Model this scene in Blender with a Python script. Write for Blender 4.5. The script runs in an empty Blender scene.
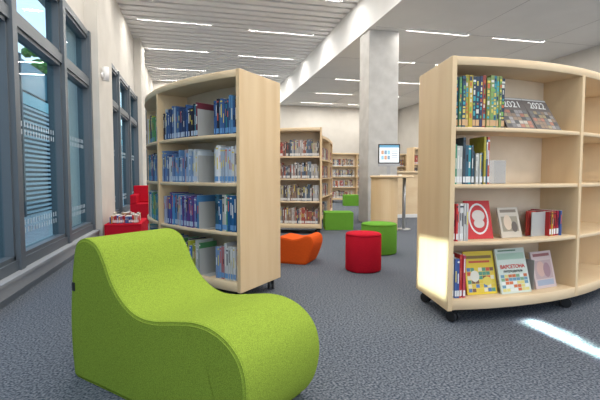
import bpy, math, random
from mathutils import Vector, Matrix
random.seed(7)
scene=bpy.context.scene
try:
    scene.view_settings.view_transform='Standard'
    scene.view_settings.look='None'
except Exception: pass

# ------------------------------------------------ materials
def new_mat(name,col=(.5,.5,.5),rough=.6,metal=0,spec=.4):
    m=bpy.data.materials.new(name); m.use_nodes=True
    b=m.node_tree.nodes['Principled BSDF']
    b.inputs['Base Color'].default_value=(*col,1)
    b.inputs['Roughness'].default_value=rough
    b.inputs['Metallic'].default_value=metal
    b.inputs['Specular IOR Level'].default_value=spec
    return m
def noisy(name,c1,c2,scale,rough=.8,detail=3,bump=0,bscale=None,stretch=(1,1,1),spec=.3,lo=.35,hi=.65,bdist=.004):
    m=new_mat(name,c1,rough,0,spec); nt=m.node_tree; N=nt.nodes; L=nt.links
    b=N['Principled BSDF']
    tc=N.new('ShaderNodeTexCoord'); mp=N.new('ShaderNodeMapping'); mp.inputs['Scale'].default_value=stretch
    L.new(tc.outputs['Object'],mp.inputs[0])
    n=N.new('ShaderNodeTexNoise'); n.inputs['Scale'].default_value=scale; n.inputs['Detail'].default_value=detail
    L.new(mp.outputs[0],n.inputs['Vector'])
    r=N.new('ShaderNodeValToRGB'); r.color_ramp.elements[0].color=(*c1,1); r.color_ramp.elements[1].color=(*c2,1)
    r.color_ramp.elements[0].position=lo; r.color_ramp.elements[1].position=hi
    L.new(n.outputs['Fac'],r.inputs[0]); L.new(r.outputs[0],b.inputs['Base Color'])
    if bump:
        n2=N.new('ShaderNodeTexNoise'); n2.inputs['Scale'].default_value=bscale or scale; n2.inputs['Detail'].default_value=2
        L.new(mp.outputs[0],n2.inputs['Vector'])
        bp=N.new('ShaderNodeBump'); bp.inputs['Strength'].default_value=bump; bp.inputs['Distance'].default_value=bdist
        L.new(n2.outputs['Fac'],bp.inputs['Height']); L.new(bp.outputs[0],b.inputs['Normal'])
    return m
M={}
M['carpet']=noisy('carpet',(.045,.058,.080),(.23,.245,.275),85,.95,5,.4,150,spec=.08,lo=.38,hi=.68,bdist=.003)
M['wall']=noisy('plaster_wall',(.60,.57,.52),(.64,.61,.56),3,.9)
M['concrete']=noisy('column_concrete',(.50,.49,.47),(.58,.57,.55),5,.85,5)
M['ceil']=noisy('ceiling_white',(.80,.80,.79),(.83,.83,.82),2,.9)
M['slat']=new_mat('slat_white',(.84,.84,.83),.7)
M['slatback']=new_mat('slat_void',(.26,.26,.26),.9)
M['wood']=noisy('birch',(.72,.52,.30),(.79,.60,.37),7,.5,5,stretch=(1,1,.12))
M['woodh']=noisy('birch_board',(.74,.55,.34),(.80,.63,.41),7,.5,4,stretch=(.4,.4,1))
M['woodback']=noisy('birch_back',(.70,.57,.41),(.76,.63,.47),5,.6,3)
M['frame']=new_mat('window_frame_grey',(.11,.13,.15),.45)
M['sill']=new_mat('sill_grey',(.34,.35,.37),.6)
M['dark']=new_mat('black_plastic',(.02,.02,.022),.4)
M['metal']=new_mat('grey_metal',(.45,.46,.47),.35,.7)
M['plate']=new_mat('bookend_grey',(.50,.50,.48),.45,.2)
M['joint']=new_mat('ceiling_joint',(.55,.55,.55),.8)
M['white']=new_mat('white_paint',(.8,.8,.8),.5)
M['decal']=new_mat('glass_marking',(.50,.55,.58),.6)
def fabric(name,c,k=.66):
    d=tuple(x*k for x in c)
    return noisy(name,d,c,300,.95,3,.45,380,spec=.06,lo=.36,hi=.60,bdist=.002)
M['green']=fabric('green_wool',(.32,.44,.055),.62)
M['green2']=fabric('green_wool_pouf',(.16,.40,.05))
M['red']=fabric('red_wool',(.60,.015,.035))
M['orange']=fabric('orange_wool',(.82,.12,.02))
def glass(name,tint,refl=.08):
    m=bpy.data.materials.new(name); m.use_nodes=True; nt=m.node_tree; nt.nodes.clear()
    o=nt.nodes.new('ShaderNodeOutputMaterial'); t=nt.nodes.new('ShaderNodeBsdfTransparent'); g=nt.nodes.new('ShaderNodeBsdfGlossy')
    t.inputs[0].default_value=(*tint,1); g.inputs['Roughness'].default_value=.02
    mx=nt.nodes.new('ShaderNodeMixShader'); mx.inputs[0].default_value=refl
    nt.links.new(t.outputs[0],mx.inputs[1]); nt.links.new(g.outputs[0],mx.inputs[2]); nt.links.new(mx.outputs[0],o.inputs[0])
    return m
M['glass']=glass('window_glass',(.76,.88,.90))
M['acrylic']=glass('clear_acrylic',(.80,.80,.78),.14)
m=new_mat('printed_covers',rough=.45); nt=m.node_tree
a=nt.nodes.new('ShaderNodeVertexColor'); a.layer_name='Col'; nt.links.new(a.outputs[0],nt.nodes['Principled BSDF'].inputs['Base Color'])
M['vcol']=m
m=new_mat('screen'); nt=m.node_tree
a=nt.nodes.new('ShaderNodeVertexColor'); a.layer_name='Col'
nt.links.new(a.outputs[0],nt.nodes['Principled BSDF'].inputs['Emission Color']); nt.links.new(a.outputs[0],nt.nodes['Principled BSDF'].inputs['Base Color'])
nt.nodes['Principled BSDF'].inputs['Emission Strength'].default_value=.6
M['screen']=m

# ------------------------------------------------ mesh builder
class MB:
    def __init__(s,mats): s.v=[];s.f=[];s.m=[];s.c=[];s.sm=[];s.mats=mats
    def face(s,idx,mat=0,col=(1,1,1),sm=False):
        s.f.append(idx);s.m.append(mat);s.c.append(col);s.sm.append(sm)
    def hexa(s,p,mat=0,col=(1,1,1)):
        b=len(s.v); s.v+=[tuple(q) for q in p]
        p=[Vector(q) for q in p]
        det=(p[1]-p[0]).cross(p[3]-p[0]).dot(p[4]-p[0])
        F=[(0,3,2,1),(4,5,6,7),(0,1,5,4),(1,2,6,5),(2,3,7,6),(3,0,4,7)]
        for f in F:
            if det<0: f=f[::-1]
            s.face([b+i for i in f],mat,col)
    def box(s,x0,x1,y0,y1,z0,z1,mat=0,col=(1,1,1),fn=None):
        p=[(x0,y0,z0),(x1,y0,z0),(x1,y1,z0),(x0,y1,z0),(x0,y0,z1),(x1,y0,z1),(x1,y1,z1),(x0,y1,z1)]
        if fn: p=[fn(*q) for q in p]
        s.hexa(p,mat,col)
    def cyl(s,c,axis,r,h,n=16,mat=0,col=(1,1,1),r2=None):
        ax=Vector(axis).normalized(); u=ax.orthogonal().normalized(); w=ax.cross(u); c=Vector(c); r2=r if r2 is None else r2
        b=len(s.v)
        for k,(rr,hh) in enumerate(((r,0),(r2,h))):
            for i in range(n):
                t=2*math.pi*i/n; s.v.append(tuple(c+ax*hh+(u*math.cos(t)+w*math.sin(t))*rr))
        for i in range(n):
            j=(i+1)%n; s.face([b+i,b+j,b+n+j,b+n+i],mat,col,True)
        s.face([b+i for i in range(n)][::-1],mat,col); s.face([b+n+i for i in range(n)],mat,col)
    def build(s,name,parent=None,bevel=0,seg=2):
        me=bpy.data.meshes.new(name); me.from_pydata(s.v,[],s.f); me.update()
        for k in s.mats: me.materials.append(M[k])
        ca=me.color_attributes.new('Col','FLOAT_COLOR','CORNER')
        i=0
        for pi,p in enumerate(me.polygons):
            p.material_index=s.m[pi]; p.use_smooth=s.sm[pi]
            c=s.c[pi]
            for _ in p.vertices:
                ca.data[i].color=(c[0],c[1],c[2],1); i+=1
        o=bpy.data.objects.new(name,me); scene.collection.objects.link(o)
        if parent: o.parent=parent
        if bevel:
            bm=o.modifiers.new('bevel','BEVEL'); bm.width=bevel; bm.segments=seg; bm.limit_method='ANGLE'
        return o
def sbox(name,x0,x1,y0,y1,z0,z1,mat):
    b=MB([mat]); b.box(x0,x1,y0,y1,z0,z1); return b.build(name)

# ------------------------------------------------ room shell
Y0,Y1=-4.0,17.3
XL,XB,XR=-1.5,3.3,8.6
sbox('floor',-1.75,8.8,Y0,Y1+.2,-.1,0,'carpet')
w=MB(['wall'])
w.box(-1.75,XL,Y0,Y1,3.0,4.6)
w.box(-1.75,XL,Y0,Y1,0,.15)
piers=[(6.8,7.85),(12.0,12.9)]
for a_,b_ in piers: w.box(-1.75,-1.33,a_,b_,.0,4.5)
w.build('wall_left')
sbox('wall_back',-1.75,8.8,Y1,Y1+.2,0,4.6,'wall')
sbox('wall_right',XR,8.8,Y0,Y1,0,4.6,'wall')
t=MB(['sill','frame'])
for a_,b_ in ((Y0,6.8),(7.85,12.0),(12.9,Y1)):
    t.box(XL,-1.38,a_,b_,0,.15,0); t.box(XL-.02,-1.365,a_,b_,.15,.175,0); t.box(-1.381,-1.374,a_,b_,0,.05,1)
t.build('trim_1')
def window(name,y0,y1,muls,zl=.17,zh=3.0,zt=2.28):
    b=MB(['frame','glass','decal'])
    xo,xi=-1.6,-1.44
    b.box(xo,xi,y0,y1,zl,zl+.09); b.box(xo,xi,y0,y1,zh-.08,zh); b.box(xo,xi,y0,y1,zt-.05,zt+.05)
    ys=[y0]+muls+[y1]
    for i,y in enumerate(ys):
        a_=max(y-.05,y0); c_=min(y+.05,y1)
        if i==0: c_=y0+.08
        if i==len(ys)-1: a_=y1-.08
        b.box(xo,xi+.02,a_,c_,zl,zh)
    for i in range(len(ys)-1):
        a_,c_=ys[i]+.05,ys[i+1]-.05
        for (z0,z1) in ((zl+.09,zt-.05),(zt+.05,zh-.08)):
            s_=.035
            b.box(xo+.03,xi-.02,a_,a_+s_,z0,z1); b.box(xo+.03,xi-.02,c_-s_,c_,z0,z1)
            b.box(xo+.03,xi-.02,a_,c_,z0,z0+s_); b.box(xo+.03,xi-.02,a_,c_,z1-s_,z1)
        b.box(-1.535,-1.525,a_,c_,zl+.05,zh-.05,1)
        for zc in (1.40,.50):
            n=int((c_-a_-.12)/.075)
            for k in range(n):
                yy=a_+.07+k*.075
                b.box(-1.523,-1.520,yy,yy+.018,zc-.06,zc-.012,2); b.box(-1.523,-1.520,yy,yy+.018,zc+.012,zc+.06,2)
    return b.build(name)
window('window_1',Y0,6.8,[-2.95,-1.55,-.15,1.25,2.65,4.06,5.5])
window('window_2',7.85,12.0,[9.2,10.6])
window('window_3',12.9,Y1,[14.3,15.8])

b=MB(['slat'])
y=Y0
while y<Y1-.2:
    b.box(XL,XB,y,y+.20,4.50,4.54); y+=.30
b.build('ceiling_slats')
sbox('ceiling',XL-.2,XB,Y0,Y1,4.64,4.74,'slatback')
sbox('ceiling.001',XB,8.8,Y0,Y1,3.8,4.74,'ceil')
j=MB(['joint'])
for k in range(9):
    yy=-1+2.2*k
    j.box(XB+.1,XR,yy,yy+.012,3.797,3.80)
for xx in (5.3,7.2): j.box(xx,xx+.012,Y0,Y1,3.797,3.80)
j.build('trim_2')
def led(x0,x1,y,z,p):
    cx=(x0+x1)/2; L=x1-x0
    h=MB(['white']); 
    h.box(x0-.02,x1+.02,y-.06,y-.045,z-.005,z+.03); h.box(x0-.02,x1+.02,y+.045,y+.06,z-.005,z+.03)
    h.box(x0-.02,x0-.002,y-.045,y+.045,z-.005,z+.03); h.box(x1+.002,x1+.02,y-.045,y+.045,z-.005,z+.03)
    ho=h.build('ceiling_light')
    ld=bpy.data.lights.new('led_strip','AREA'); ld.shape='RECTANGLE'; ld.size=L; ld.size_y=.085; ld.energy=p; ld.color=(1,.965,.91)
    lo=bpy.data.objects.new('led_strip',ld); scene.collection.objects.link(lo); lo.location=(cx,y,z-.002); lo.parent=ho
for y in (-1.0,1.3,3.6,5.9,8.3,10.5,12.8,15.1,16.9):
    led(-1.2,.42,y,4.49,38); led(1.3,2.95,y+.15,4.49,38)
for y in (-1.2,1.0,3.3,5.6,7.8,10.0,12.2,14.4,16.4):
    led(4.05,5.4,y,3.79,31); led(6.0,7.2,y,3.79,31)

cb=MB(['concrete']); cb.box(3.33,3.96,7.97,8.47,0,3.8); cb.build('column',bevel=.012)

# ------------------------------------------------ outside
sbox('ground_outside',-30,-1.76,-20,40,-.5,-.3,'concrete')
M['fac']=new_mat('facade_panel',(.05,.075,.095),.5); M['facl']=new_mat('facade_louvre',(.36,.46,.50),.5); M['facg']=new_mat('facade_glass',(.06,.17,.22),.15)
M['teal']=new_mat('facade_teal',(.12,.40,.46),.4)
M['redrefl']=new_mat('red_reflection',(.5,.05,.04),.5)
b=MB(['fac','facl','facg','teal','redrefl'])
b.box(-5.6,-5.2,-6,40,-.3,4.6,0)
z=-.25
while z<3.05:
    b.box(-5.2,-5.08,-6,40,z,z+.075,1); z+=.15
for k in range(16):
    yy=-5+2.8*k
    b.box(-5.2,-5.0,yy,yy+.10,-.3,4.6,0)
    b.box(-5.2,-5.05,yy+.1,yy+2.7,3.15,3.5,3)
    b.box(-5.2,-5.1,yy+.1,yy+2.7,3.6,4.5,2)
b.box(-5.08,-5.0,12.2,13.3,-.2,.25,4)  # window reflection of red objects, put in as a solid red block
b.build('neighbouring_building')
M['leaf']=noisy('foliage',(.03,.10,.02),(.12,.26,.05),9,.8)
def tree(x,y,h,r):
    mb=MB(['dark','leaf']); mb.cyl((x,y,-.3),(0,0,1),.09,h,8,0)
    for k in range(60):
        th=random.random()*6.28; ph=random.uniform(-1,1); rr=r*random.random()**.5
        c=Vector((x+rr*math.cos(th)*math.sqrt(1-ph*ph),y+rr*math.sin(th)*math.sqrt(1-ph*ph),h+rr*ph))
        q=random.uniform(.18,.4)
        mb.cyl(c,(random.uniform(-1,1),random.uniform(-1,1),random.uniform(-1,1)+.01),q*.4,q*.7,7,1,r2=q)
    mb.build('tree')
tree(-7.6,14,6.0,1.9); tree(-7.6,24,6.0,1.9)

# ------------------------------------------------ curved bookcases
class Arc:
    def __init__(s,x,y,T0,sg,R): 
        s.T0=math.radians(T0); s.sg=sg; s.R=R
        n=s.T0+sg*math.pi/2; s.C=Vector((x+R*math.cos(n),y+R*math.sin(n)))
    def T(s,a): return s.T0+s.sg*a/s.R
    def pt(s,a,d,z):
        n=s.T(a)+s.sg*math.pi/2
        return (s.C.x-(s.R-d)*math.cos(n), s.C.y-(s.R-d)*math.sin(n), z)
DEP=.58
LV=[.165,.54,.91,1.275]
def slab(mb,A,s0,s1,d0,d1,z0,z1,mat,n=14):
    b=len(mb.v)
    for i in range(n+1):
        a=s0+(s1-s0)*i/n
        for d,z in ((d0,z0),(d1,z0),(d1,z1),(d0,z1)): mb.v.append(A.pt(a,d,z))
    fl=A.sg>0
    for i in range(n):
        o=b+4*i
        for k in range(4):
            q=[o+k,o+(k+1)%4,o+4+(k+1)%4,o+4+k]
            mb.face(q if fl else q[::-1],mat,sm=(k%2==1))
    e=[b,b+1,b+2,b+3]; mb.face(e[::-1] if fl else e,mat)
    e=[b+4*n+k for k in range(4)]; mb.face(e if fl else e[::-1],mat)
def bookcase(A,bay=1.1,nb=2,D=DEP,name='curved_bookcase',H=1.74):
    L=bay*nb+.03
    mb=MB(['wood','woodh','woodback','dark','metal'])
    for k in range(nb+1):
        s0=k*bay; mb.box(s0,s0+.032,0,D,.09 if k in(0,nb) else .1,H if k in (0,nb) else H-.05,0,fn=A.pt)
    slab(mb,A,.032,L-.03,.003,D-.003,.095,.165,1)
    slab(mb,A,.032,L-.03,.003,D-.003,H-.055,H-.002,1)
    for z in LV[1:]:
        slab(mb,A,.032,L-.03,.01,D-.01,z-.026,z,1)
    slab(mb,A,.032,L-.03,D/2-.01,D/2+.01,.165,H-.055,2)
    for s_ in (.07,L/2,L-.07):
        for d in (.07,D-.07):
            p=A.pt(s_,d,0); ang=A.T(s_)
            ax=Vector((math.cos(ang+.5),math.sin(ang+.5),0))
            c=Vector((p[0],p[1],.037))
            mb.cyl(c-ax*.026,ax,.037,.018,18,3); mb.cyl(c+ax*.008,ax,.037,.018,18,3)
            mb.cyl(c-ax*.01,ax,.02,.02,12,4)
            mb.cyl((p[0],p[1],.06),(0,0,1),.024,.036,12,3)
    return mb.build(name,bevel=.002,seg=1)
W=(.8,.8,.78)
PAL={
 'navy':[(.03,.06,.16),(.05,.12,.3),(.02,.02,.04),(.10,.25,.45),(.45,.55,.65),(.03,.06,.16),(.05,.12,.3),(.20,.04,.06),(.03,.2,.28)],
 'blue':[(.25,.38,.6),(.5,.6,.7),(.1,.2,.42),(.65,.7,.74),(.15,.3,.55),(.5,.42,.5),(.06,.1,.25),(.65,.62,.6)],
 'white':[(.7,.72,.74),(.66,.62,.64),(.7,.7,.68),(.35,.45,.6),(.5,.58,.7),(.2,.3,.5),(.7,.7,.72),(.5,.2,.22),(.6,.4,.45)],
 'purple':[(.12,.06,.25),(.05,.08,.3),(.35,.04,.08),(.08,.25,.5),(.2,.25,.5),(.1,.14,.35),(.4,.45,.6),(.5,.4,.42)],
 'mix':[(.1,.3,.12),(.05,.15,.45),(.4,.42,.05),(.02,.3,.35),(.08,.2,.35),(.6,.62,.6),(.05,.05,.08)],
 'top':[(.03,.22,.28),(.04,.10,.16),(.50,.38,.05),(.03,.05,.08),(.08,.26,.14),(.02,.08,.22),(.40,.08,.05),(.22,.30,.1),(.05,.06,.12),(.03,.04,.06)],
 'teal':[(.03,.28,.32),(.04,.12,.18),(.5,.42,.05),(.05,.08,.1),(.1,.35,.2),(.02,.12,.3),(.55,.55,.5),(.45,.1,.06)],
 'red':[(.55,.03,.03),(.6,.5,.45),(.5,.06,.1),(.06,.12,.35),(.65,.63,.6),(.4,.02,.05),(.55,.03,.03),(.6,.35,.05)],
 'warm':[(.5,.45,.36),(.35,.12,.08),(.45,.42,.4),(.12,.1,.1),(.30,.2,.15),(.2,.25,.3),(.5,.5,.5),(.1,.14,.2),(.4,.08,.07)],
}
def books(mb,P,s0,s1,z,pal,hr=(.2,.27),tr=(.014,.032),d0=.03,lab=W,runs=.35,dep=.17,ornate=False):
    a=s0; col=random.choice(PAL[pal]); h=random.uniform(*hr); t=random.uniform(*tr)
    while True:
        if random.random()>runs:
            col=random.choice(PAL[pal]); h=random.uniform(*hr); t=random.uniform(*tr)
        if a+t>s1: break
        k=random.uniform(.8,1.15); c=tuple(min(.85,x*k) for x in col)
        dd=d0+random.uniform(0,.018); g=.0008
        mb.box(a+g,a+t-g,dd,dd+dep,z+.0005,z+h,0,c,fn=P)
        mb.box(a+g+.0012,a+t-g-.0012,dd+.004,dd+dep-.002,z+h,z+h+.0008,0,(.75,.72,.65),fn=P)
        e=dd-.0012
        mb.box(a+g+.001,a+t-g-.001,e,dd,z+.012,z+.05,0,lab if random.random()<.85 else c,fn=P)
        c2=random.choice([(.8,.78,.7),(.75,.6,.1),(.02,.02,.03),(.6,.12,.08),(.8,.8,.8)])
        if ornate:
            zz=z+.06
            while zz<z+h-.03:
                q=random.uniform(.008,.03); c3=random.choice([(.7,.55,.12),(.05,.35,.4),(.6,.15,.05),(.7,.68,.6),(.03,.05,.1),(.2,.4,.1)])
                mb.box(a+t*random.uniform(.1,.4),a+t*random.uniform(.6,.9),e,dd,zz,zz+q,0,c3,fn=P); zz+=q+random.uniform(.006,.015)
        else:
            hh=random.uniform(.35,.6)*h
            mb.box(a+t*.3,a+t*.7,e,dd,z+hh,z+hh+h*random.uniform(.15,.38),0,c2,fn=P)
        if random.random()<.5:
            mb.box(a+g+.001,a+t-g-.001,e-.0004,dd,z+h*.9,z+h*.94,0,c2,fn=P)
        a+=t+.0005
def bookend(mb,P,s,z,d0=.02,d1=.2,h=.2):
    mb.box(s,s+.003,d0,d1,z+.001,z+h,1,(1,1,1),fn=P)
    mb.box(s-.1,s,d0+.02,d1,z+.0005,z+.003,1,(1,1,1),fn=P)

AL=Arc(.319,3.164,138.3,-1,2.5)
bookcase(AL)
mb=MB(['vcol','plate'])
BL=(.15,.33,.62)
rows=[(3,'navy','navy',.275),(2,'white','blue',.27),(1,'teal','purple',.27),(0,'white','mix',.27)]
for lv,pr,pl,h in rows:
    z=LV[lv]
    books(mb,AL.pt,.045,.30,z,pr,(h-.03,h+.015),(.012,.024),lab=BL)
    bookend(mb,AL.pt,.45,z,.02,.22,.215)
    books(mb,AL.pt,.47,1.09,z,pl,(h-.06,h+.01),(.012,.026),lab=(.5,.6,.75))
    books(mb,AL.pt,1.145,2.15,z,random.choice(['navy','blue','mix']),(h-.04,h),(.014,.03),lab=BL)
mb.build('shelved_books')
AR=Arc(1.572,2.427,-9,1,2.5)
bookcase(AR,bay=1.08,H=1.715)
mb=MB(['vcol','plate'])
books(mb,AR.pt,.045,.41,LV[3],'top',(.315,.335),(.018,.028),runs=.15,ornate=True,lab=(.65,.4,.2))
books(mb,AR.pt,.045,.30,LV[2],'teal',(.19,.31),(.012,.022),runs=.2)
books(mb,AR.pt,.045,.15,LV[1],'red',(.2,.28),(.012,.02))
books(mb,AR.pt,.045,.155,LV[0],'red',(.25,.29),(.012,.02))
books(mb,AR.pt,.86,1.0,LV[1],'red',(.17,.18),(.012,.02),d0=.06)
mb.box(.72,.86,.10,.105,LV[1]+.001,LV[1]+.17,1,fn=AR.pt); mb.box(.72,.86,.105,.2,LV[1]+.0005,LV[1]+.003,1,fn=AR.pt)
mb.box(.72,.80,.13,.15,LV[1]+.001,LV[1]+.175,0,(.5,.06,.05),fn=AR.pt)
bookend(mb,AR.pt,.735,LV[0],.08,.24,.21)
mb.build('shelved_books')
mb=MB(['acrylic'])
mb.box(.36,.50,.13,.134,LV[2]+.001,LV[2]+.16,0,fn=AR.pt); mb.box(.36,.50,.134,.24,LV[2]+.001,LV[2]+.004,0,fn=AR.pt)
mb.box(.497,.50,.134,.24,LV[2]+.004,LV[2]+.16,0,fn=AR.pt)
mb.build('clear_bookend')
def text(body,parent,p,t,up,out,x,y,size,mat,zo=.0015,align='CENTER'):
    c=bpy.data.curves.new('cover_text','FONT'); c.body=body; c.size=size; c.align_x=align; c.extrude=.0004
    c.offset=.0006
    c.materials.append(mat)
    o=bpy.data.objects.new('cover_text',c); scene.collection.objects.link(o)
    o.matrix_world=Matrix(((t.x,up.x,out.x,0),(t.y,up.y,out.y,0),(t.z,up.z,out.z,0),(0,0,0,1)))
    o.location=p+t*x+up*y+out*zo; o.parent=parent
def cover(name,A,s,d,z,w_,h_,tilt,yaw,base,shapes,th=.014,texts=[]):
    p=Vector(A.pt(s,d,z)); T=A.T(s)+math.radians(yaw)
    t=Vector((math.cos(T),math.sin(T),0)); n=Vector((math.cos(T+A.sg*math.pi/2),math.sin(T+A.sg*math.pi/2),0))
    a=math.radians(tilt); up=Vector((0,0,1))*math.cos(a)+n*math.sin(a); out=t.cross(up)
    if out.dot(n)>0: out=-out
    p=p+Vector((0,0,.0025)); g=lambda x,y,zz: tuple(p+t*x+up*y+out*zz)
    mb=MB(['vcol'])
    mb.box(-w_/2,w_/2,0,h_,-.002,0,0,base,fn=g); mb.box(-w_/2,w_/2,0,h_,-th,-th+.002,0,base,fn=g)
    mb.box(-w_/2,-w_/2+.002,0,h_,-th+.002,-.002,0,base,fn=g)
    mb.box(-w_/2+.002,w_/2-.003,.003,h_-.003,-th+.002,-.002,0,(.75,.73,.68),fn=g)
    lay=.0003
    for (sx,sy,sw,sh,c) in shapes:
        lay+=.00003
        if sh<0:
            b=len(mb.v); n=28
            for i in range(n):
                q=2*math.pi*i/n; mb.v.append(g(sx*w_+sw*w_/2*math.cos(q),sy*h_+abs(sh)*h_/2*math.sin(q),lay+.0003))
            lay+=.0002
            mb.face([b+i for i in range(n)],0,c)
        else: mb.box(sx*w_-sw*w_/2,sx*w_+sw*w_/2,sy*h_-sh*h_/2,sy*h_+sh*h_/2,0,lay,0,c,fn=g)
    o=mb.build(name)
    for (tx,x,y,sz,mt) in texts: text(tx,o,p,t,up,out,x*w_,y*h_,sz,mt,zo=lay+.0008)
    return o
TW=new_mat('print_white',(.85,.85,.82)); TB=new_mat('print_black',(.03,.03,.03)); TR=new_mat('print_red',(.6,.04,.03))
def mosaic(n,m,pal,x0=-.45,x1=.45,y0=.05,y1=.6):
    r=[]
    for i in range(n):
        for k in range(m):
            r.append((x0+(x1-x0)*(i+.5)/n,y0+(y1-y0)*(k+.5)/m,(x1-x0)/n*.9,(y1-y0)/m*.85,random.choice(pal)))
    return r
gp=[(.3,.22,.16),(.45,.2,.14),(.2,.2,.2),(.5,.45,.38),(.1,.1,.1),(.4,.33,.2),(.35,.33,.32)]
cover('display_book',AR,.555,.05,LV[3],.235,.27,32,0,(.16,.14,.13),mosaic(6,5,gp,y0=.04,y1=.60)+[(0,.96,.98,.05,(.6,.6,.58))],texts=[('2021',.03,.68,.076,TW)])
cover('display_book',AR,.81,.05,LV[3],.24,.27,32,0,(.16,.14,.13),mosaic(6,5,gp,y0=.04,y1=.60)+[(0,.96,.98,.05,(.6,.6,.58))],texts=[('2022',0,.68,.080,TW)])
cover('display_book',AR,.285,.10,LV[1],.19,.26,14,0,(.60,.03,.03),[(0,.52,.78,-.82,(.8,.78,.74)),(0,.52,.66,-.72,(.55,.03,.03)),(0,.60,.5,-.3,(.7,.62,.55)),(0,.40,.42,-.24,(.7,.62,.55))])
cover('display_book',AR,.545,.10,LV[1],.17,.21,16,0,(.62,.55,.45),[(0,.45,.8,.5,(.35,.3,.22)),(0,.88,.8,.1,(.25,.2,.15)),(-.1,.5,.4,-.5,(.7,.55,.4)),(.2,.35,.3,-.35,(.15,.12,.1))])
cover('display_book',AR,.30,.085,LV[0],.225,.29,14,0,(.72,.52,.03),[(0,.36,.9,.45,(.75,.6,.15)),(0,.86,.85,.07,(.25,.15,.03)),(0,.75,.7,.05,(.6,.1,.03))]+mosaic(7,6,[(.6,.1,.05),(.1,.3,.2),(.75,.7,.5),(.7,.5,.05),(.2,.1,.05),(.1,.2,.4),(.72,.55,.05)],y0=.05,y1=.62)+[(-.2,.42,.3,-.26,(.75,.72,.6)),(.2,.3,.3,-.2,(.75,.6,.1))])
cover('display_book',AR,.555,.055,LV[0],.25,.305,16,0,(.60,.66,.58),mosaic(7,5,[(.2,.35,.2),(.6,.15,.05),(.7,.6,.2),(.7,.72,.66),(.15,.3,.4)],y0=.04,y1=.42)+[(0,.82,.9,.14,(.40,.55,.42)),(-.1,.95,.6,.03,(.1,.2,.12))],texts=[('BAPCETOHA',0,.55,.036,TR),('ПУТЕВОДИТЕЛЬ',0,.46,.020,TB)])
cover('display_book',AR,.875,.08,LV[0],.215,.26,14,0,(.62,.50,.48),[(0,.15,.8,.15,(.35,.4,.5)),(0,.9,.8,.08,(.3,.12,.12)),(0,.5,.84,.5,(.48,.36,.36)),(-.12,.52,.4,-.42,(.60,.40,.34)),(.16,.48,.34,-.40,(.35,.22,.25))])

AM=Arc(2.00,6.71,164,-1,3.2)
bookcase(AM)
mb=MB(['vcol','plate'])
for lv in range(4):
    books(mb,AM.pt,.05,.90,LV[lv],'warm',(.2,.28)); books(mb,AM.pt,1.16,1.9,LV[lv],'warm',(.2,.26))
mb.build('shelved_books')
AF=Arc(2.40,8.05,61.3,1,12)
bookcase(AF)
mb=MB(['vcol','plate'])
for lv in range(4):
    books(mb,AF.pt,.05,.95,LV[lv],'warm',(.2,.26)); books(mb,AF.pt,1.16,2.0,LV[lv],'red',(.2,.26))
mb.build('shelved_books')
class Flat:
    sg=1;R=1e9
    def __init__(s,x,y): s.x=x;s.y=y
    def T(s,a): return 0
    def pt(s,a,d,z): return (s.x+a,s.y+d,z)
for (fx,fy,nb_) in ((4.6,14.3,3),(5.9,10.9,2)):
    F1=Flat(fx,fy)
    bookcase(F1,bay=.95,nb=nb_,D=.4,name='straight_bookcase')
    mb=MB(['vcol','plate'])
    for lv in range(4):
        for k in range(nb_): books(mb,F1.pt,.05+k*.95,.05+k*.95+random.uniform(.75,.88),LV[lv],'warm',(.2,.27),d0=.02,dep=.15)
    mb.build('shelved_books')

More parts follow.
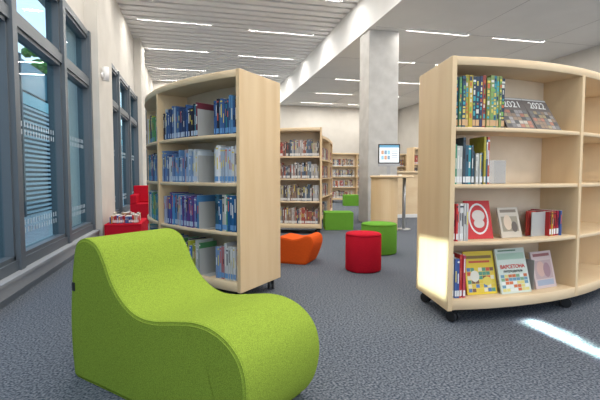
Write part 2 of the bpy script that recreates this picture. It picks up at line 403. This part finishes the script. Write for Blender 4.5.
# ------------------------------------------------ foam furniture
def spline(pts,n=8,closed=True):
    out=[]; N=len(pts)
    for i in range(N):
        p0,p1,p2,p3=[Vector(pts[(i+k-1)%N]) for k in range(4)]
        for j in range(n):
            t=j/n
            out.append(.5*((2*p1)+(-p0+p2)*t+(2*p0-5*p1+4*p2-p3)*t*t+(-p0+3*p1-3*p2+p3)*t**3))
    return out
def extruded(name,prof,W_,x,y,ang,mat,r=.016,tag=False):
    pr=spline(prof,8); n=len(pr)
    nor=[]
    for i in range(n):
        t=(pr[(i+1)%n]-pr[i-1]).normalized(); nor.append(Vector((-t.y,t.x)))
    area=sum(pr[i].x*pr[(i+1)%n].y-pr[(i+1)%n].x*pr[i].y for i in range(n))
    if area<0: nor=[-q for q in nor]
    a=math.radians(ang); d=Vector((math.cos(a),math.sin(a))); w=Vector((-math.sin(a),math.cos(a)))
    mb=MB([mat,'dark'])
    rings=[]
    st=[(r*(1-math.cos(k/5*math.pi/2)),r*(1-math.sin(k/5*math.pi/2))) for k in range(6)]
    seq=[(o,i_) for o,i_ in st]+[(W_-o,i_) for o,i_ in st[::-1]]
    for (o,ins) in seq:
        b=len(mb.v); rings.append(b)
        for i in range(n):
            q=pr[i]+nor[i]*ins; P=Vector((x,y))+d*q.x+w*o
            mb.v.append((P.x,P.y,max(q.y,.0)))
    for k in range(len(rings)-1):
        for i in range(n):
            jj=(i+1)%n; f=[rings[k]+i,rings[k]+jj,rings[k+1]+jj,rings[k+1]+i]
            mb.face(f if area<0 else f[::-1],0,sm=True)
    f=[rings[0]+i for i in range(n)]; mb.face(f[::-1] if area>0 else f,0)
    f=[rings[-1]+i for i in range(n)]; mb.face(f if area>0 else f[::-1],0)
    if tag:
        q=Vector(tag)
        fn=lambda aa,bb,zz: (x+d.x*aa+w.x*bb,y+d.y*aa+w.y*bb,zz)
        mb.box(q.x-.012,q.x+.012,-.003,.003,q.y-.02,q.y+.02,1,fn=fn)
    o=mb.build(name)
    for side in (r*.3,W_-r*.3):
        c=bpy.data.curves.new('seam','CURVE'); c.dimensions='3D'; c.bevel_depth=.0026; sp=c.splines.new('POLY'); sp.points.add(n-1); sp.use_cyclic_u=True
        for i in range(n):
            q=pr[i]+nor[i]*r*.28; P=Vector((x,y))+d*q.x+w*side
            sp.points[i].co=(P.x,P.y,max(q.y,.003),1)
        c.materials.append(M[mat]); so=bpy.data.objects.new('seam',c); scene.collection.objects.link(so); so.parent=o
    return o
prof=[(.03,.0),(.0,.06),(-.012,.25),(.005,.45),(.035,.60),(.07,.66),(.14,.68),(.225,.655),(.28,.59),(.335,.50),(.41,.43),(.50,.39),(.60,.385),(.72,.405),(.84,.425),(.94,.42),(1.025,.385),(1.085,.32),(1.105,.22),(1.08,.10),(1.02,.015),(.95,.0),(.5,.0),(.2,.0)]
extruded('rocking_lounge_chair',prof,.48,-.585,2.235,-47.7,'green',tag=(.025,.44))
prof2=[(.02,.0),(.0,.05),(.015,.22),(.06,.285),(.14,.285),(.24,.27),(.32,.285),(.40,.315),(.46,.29),(.47,.20),(.41,.04),(.37,0),(.2,0)]
extruded('lounge_seat',prof2,.36,.82,4.66,-34,'orange')

def lathe(name,x,y,prof,mat,sx=1,sy=1,rot=0,n=40):
    mb=MB([mat,'dark']); rings=[]
    for (r,z) in prof:
        rings.append(len(mb.v))
        for i in range(n):
            t=2*math.pi*i/n; a=r*sx*math.cos(t); b=r*sy*math.sin(t)
            mb.v.append((x+a*math.cos(rot)-b*math.sin(rot),y+a*math.sin(rot)+b*math.cos(rot),z))
    for k in range(len(rings)-1):
        for i in range(n):
            j=(i+1)%n; mb.face([rings[k]+i,rings[k]+j,rings[k+1]+j,rings[k+1]+i],0,sm=True)
    mb.face([rings[0]+i for i in range(n)][::-1],0); mb.face([rings[-1]+i for i in range(n)],0,sm=True)
    return mb.build(name)
def poufprof(r,h): return [(r-.02,0),(r-.005,.008),(r,.02),(r,h-.03),(r-.004,h-.022),(r+.001,h-.018),(r-.008,h-.006),(r-.02,h),(r*.6,h+.006),(r*.2,h+.008)]
lathe('pouf',1.66,4.08,poufprof(.182,.385),'red')
lathe('pouf',2.22,4.95,poufprof(.22,.375),'green2')
def cushion_box(name,cx,cy,w_,d_,h_,ang,mat):
    mb=MB([mat]); a=math.radians(ang)
    fn=lambda x,y,z:(cx+x*math.cos(a)-y*math.sin(a),cy+x*math.sin(a)+y*math.cos(a),z)
    mb.box(-w_/2,w_/2,-d_/2,d_/2,0,h_-.03,fn=fn); mb.box(-w_/2+.006,w_/2-.006,-d_/2+.006,d_/2-.006,h_-.03,h_-.025,fn=fn); mb.box(-w_/2,w_/2,-d_/2,d_/2,h_-.025,h_,fn=fn)
    return mb.build(name,bevel=.01,seg=3)
cushion_box('seat_cube',2.50,7.36,.50,.42,.31,-12,'green2')
cushion_box('seat_cube',4.80,12.9,.45,.45,.34,-12,'green2')
cushion_box('window_bench',-1.02,7.05,.5,.9,.26,0,'red')
mb=MB(['vcol','plate'])
P=lambda a,d,z:(-1.22+a,6.68+d,z)
books(mb,P,0,.40,.262,'red',(.09,.12),(.012,.03))
P2=lambda a,d,z:(-1.22+a,6.95+d,z)
books(mb,P2,0,.40,.262,'warm',(.10,.14),(.012,.03))
mb.build('stacked_books')
cushion_box('red_armchair',-.95,9.3,.6,.6,.4,0,'red')
arm=bpy.data.objects['red_armchair']
mb=MB(['red']); mb.box(-1.25,-.65,9.52,9.64,.4,.75); mb.box(-1.25,-1.13,9.0,9.52,.4,.58); mb.box(-.77,-.65,9.0,9.52,.4,.58)
mb.build('back_and_arms',parent=arm,bevel=.02,seg=3)

# ------------------------------------------------ standing desk with computer
desk=bpy.data.objects.new('standing_desk',None); scene.collection.objects.link(desk)
dx,dy=3.35,6.95
mb=MB(['woodh','metal'])
n=40; b=len(mb.v)
for z in (.92,.96):
    for i in range(n):
        t=2*math.pi*i/n; mb.v.append((dx+.39*math.cos(t),dy+.28*math.sin(t),z))
for i in range(n):
    j=(i+1)%n; mb.face([b+i,b+j,b+n+j,b+n+i],0,sm=True)
mb.face([b+i for i in range(n)][::-1],0); mb.face([b+n+i for i in range(n)],0)
mb.build('desk_top',parent=desk)
mb=MB(['wood','metal'])
for i in range(18):
    def q(th,r,z): return (dx-.12+r*math.cos(th),dy+.02+r*math.sin(th),z)
    t0=math.radians(150+i*9); t1=math.radians(150+(i+1)*9)
    mb.hexa([q(t0,.21,.02),q(t1,.21,.02),q(t1,.24,.02),q(t0,.24,.02),q(t0,.21,.92),q(t1,.21,.92),q(t1,.24,.92),q(t0,.24,.92)],0)
mb.cyl((dx+.24,dy,.02),(0,0,1),.03,.90,16,1); mb.cyl((dx+.24,dy,0),(0,0,1),.12,.02,28,1)
mb.cyl((dx-.12,dy+.02,0),(0,0,1),.235,.02,28,1)
mb.build('desk_base',parent=desk)
pc=bpy.data.objects.new('desktop_computer',None); scene.collection.objects.link(pc)
a=math.radians(-13)
cx,cy=dx-.03,dy+.06
fn=lambda x,y,z:(cx+x*math.cos(a)-y*math.sin(a),cy+x*math.sin(a)+y*math.cos(a),z)
mb=MB(['dark','metal','screen','white'])
mb.box(-.19,.19,-.012,.012,1.17,1.51,0,fn=fn); mb.box(-.19,.19,-.013,.012,1.12,1.17,1,fn=fn)
mb.box(-.172,.172,-.0135,-.012,1.19,1.492,2,(.72,.77,.80),fn=fn)
mb.box(-.172,.172,-.0145,-.0135,1.45,1.492,2,(.12,.30,.45),fn=fn)
for i_ in range(3):
    for k_ in range(2): mb.box(-.14+i_*.055,-.095+i_*.055,-.0145,-.0135,1.24+k_*.09,1.31+k_*.09,2,[(.25,.45,.55),(.5,.3,.2),(.2,.3,.4)][(i_+k_)%3],fn=fn)
for k in range(4): mb.box(.04,.15,-.0145,-.0135,1.26+k*.04,1.28+k*.04,2,(.4,.42,.45),fn=fn)
mb.box(-.03,.03,.012,.03,.97,1.3,1,fn=fn); mb.box(-.10,.10,-.08,.08,.9605,.973,1,fn=fn)
mb.build('monitor',parent=pc)
mb=MB(['white','metal']); mb.box(-.18,.10,-.22,-.12,.9605,.975,0,fn=fn)
for r_ in range(4):
    for k in range(12): mb.box(-.175+k*.0225,-.157+k*.0225,-.215+r_*.022,-.198+r_*.022,.975,.979,1,fn=fn)
mb.box(.13,.18,-.21,-.13,.9605,.98,0,fn=fn)
mb.build('keyboard_and_mouse',parent=pc)
mb=MB(['woodh','white']); mb.box(4.05,5.6,8.9,9.5,.0,1.02,0); mb.box(4.0,5.65,8.85,9.55,1.02,1.06,0); mb.box(4.05,5.6,8.885,8.9,.0,.08,1)
mb.build('reception_counter',bevel=.004)
mb=MB(['white','metal']); mb.cyl((-1.33,7.0,2.45),(1,0,0),.05,.03,16,0); mb.cyl((-1.27,7.0,2.37),(0,0,1),.045,.20,20,0); mb.cyl((-1.30,7.0,2.45),(1,0,0),.015,.05,10,1)
mb.build('wall_lamp')

# ------------------------------------------------ light
wd=bpy.data.worlds.new('sky'); scene.world=wd; wd.use_nodes=True
nt=wd.node_tree; bg=nt.nodes['Background']
tc=nt.nodes.new('ShaderNodeTexCoord'); sp=nt.nodes.new('ShaderNodeSeparateXYZ'); rp=nt.nodes.new('ShaderNodeValToRGB')
rp.color_ramp.elements[0].position=.0; rp.color_ramp.elements[0].color=(.88,.93,1,1)
rp.color_ramp.elements[1].position=.6; rp.color_ramp.elements[1].color=(.42,.62,.92,1)
nt.links.new(tc.outputs['Generated'],sp.inputs[0]); nt.links.new(sp.outputs[2],rp.inputs[0]); nt.links.new(rp.outputs[0],bg.inputs[0])
bg.inputs[1].default_value=2.2
def beam(name,target,D,dist,sx,sy,e):
    D=Vector(D).normalized(); z=-D; y=Vector((0,1,0)); y=(y-z*y.dot(z)).normalized(); x=y.cross(z)
    l=bpy.data.lights.new(name,'AREA'); l.shape='RECTANGLE'; l.size=sx; l.size_y=sy; l.energy=e; l.spread=math.radians(1.0); l.color=(1,.93,.82)
    o=bpy.data.objects.new(name,l); scene.collection.objects.link(o)
    p=Vector(target)-D*dist
    o.matrix_world=Matrix(((x.x,y.x,z.x,p.x),(x.y,y.y,z.y,p.y),(x.z,y.z,z.z,p.z),(0,0,0,1)))
beam('sunbeam',(2.15,1.93,0),(3.65,1.35,-2.6),5,.055,.85,9)
beam('sunbeam',(1.6,2.70,.34),(.78,.1,-.35),4.6,.34,.5,2.8)

# ------------------------------------------------ camera
cd=bpy.data.cameras.new('camera'); cd.lens=25.8; cd.sensor_width=36; cd.clip_start=.05
co=bpy.data.objects.new('camera',cd); scene.collection.objects.link(co)
co.location=(0,0,.97); co.rotation_euler=(math.radians(90-3.33),0,math.radians(-13.7))
scene.camera=co
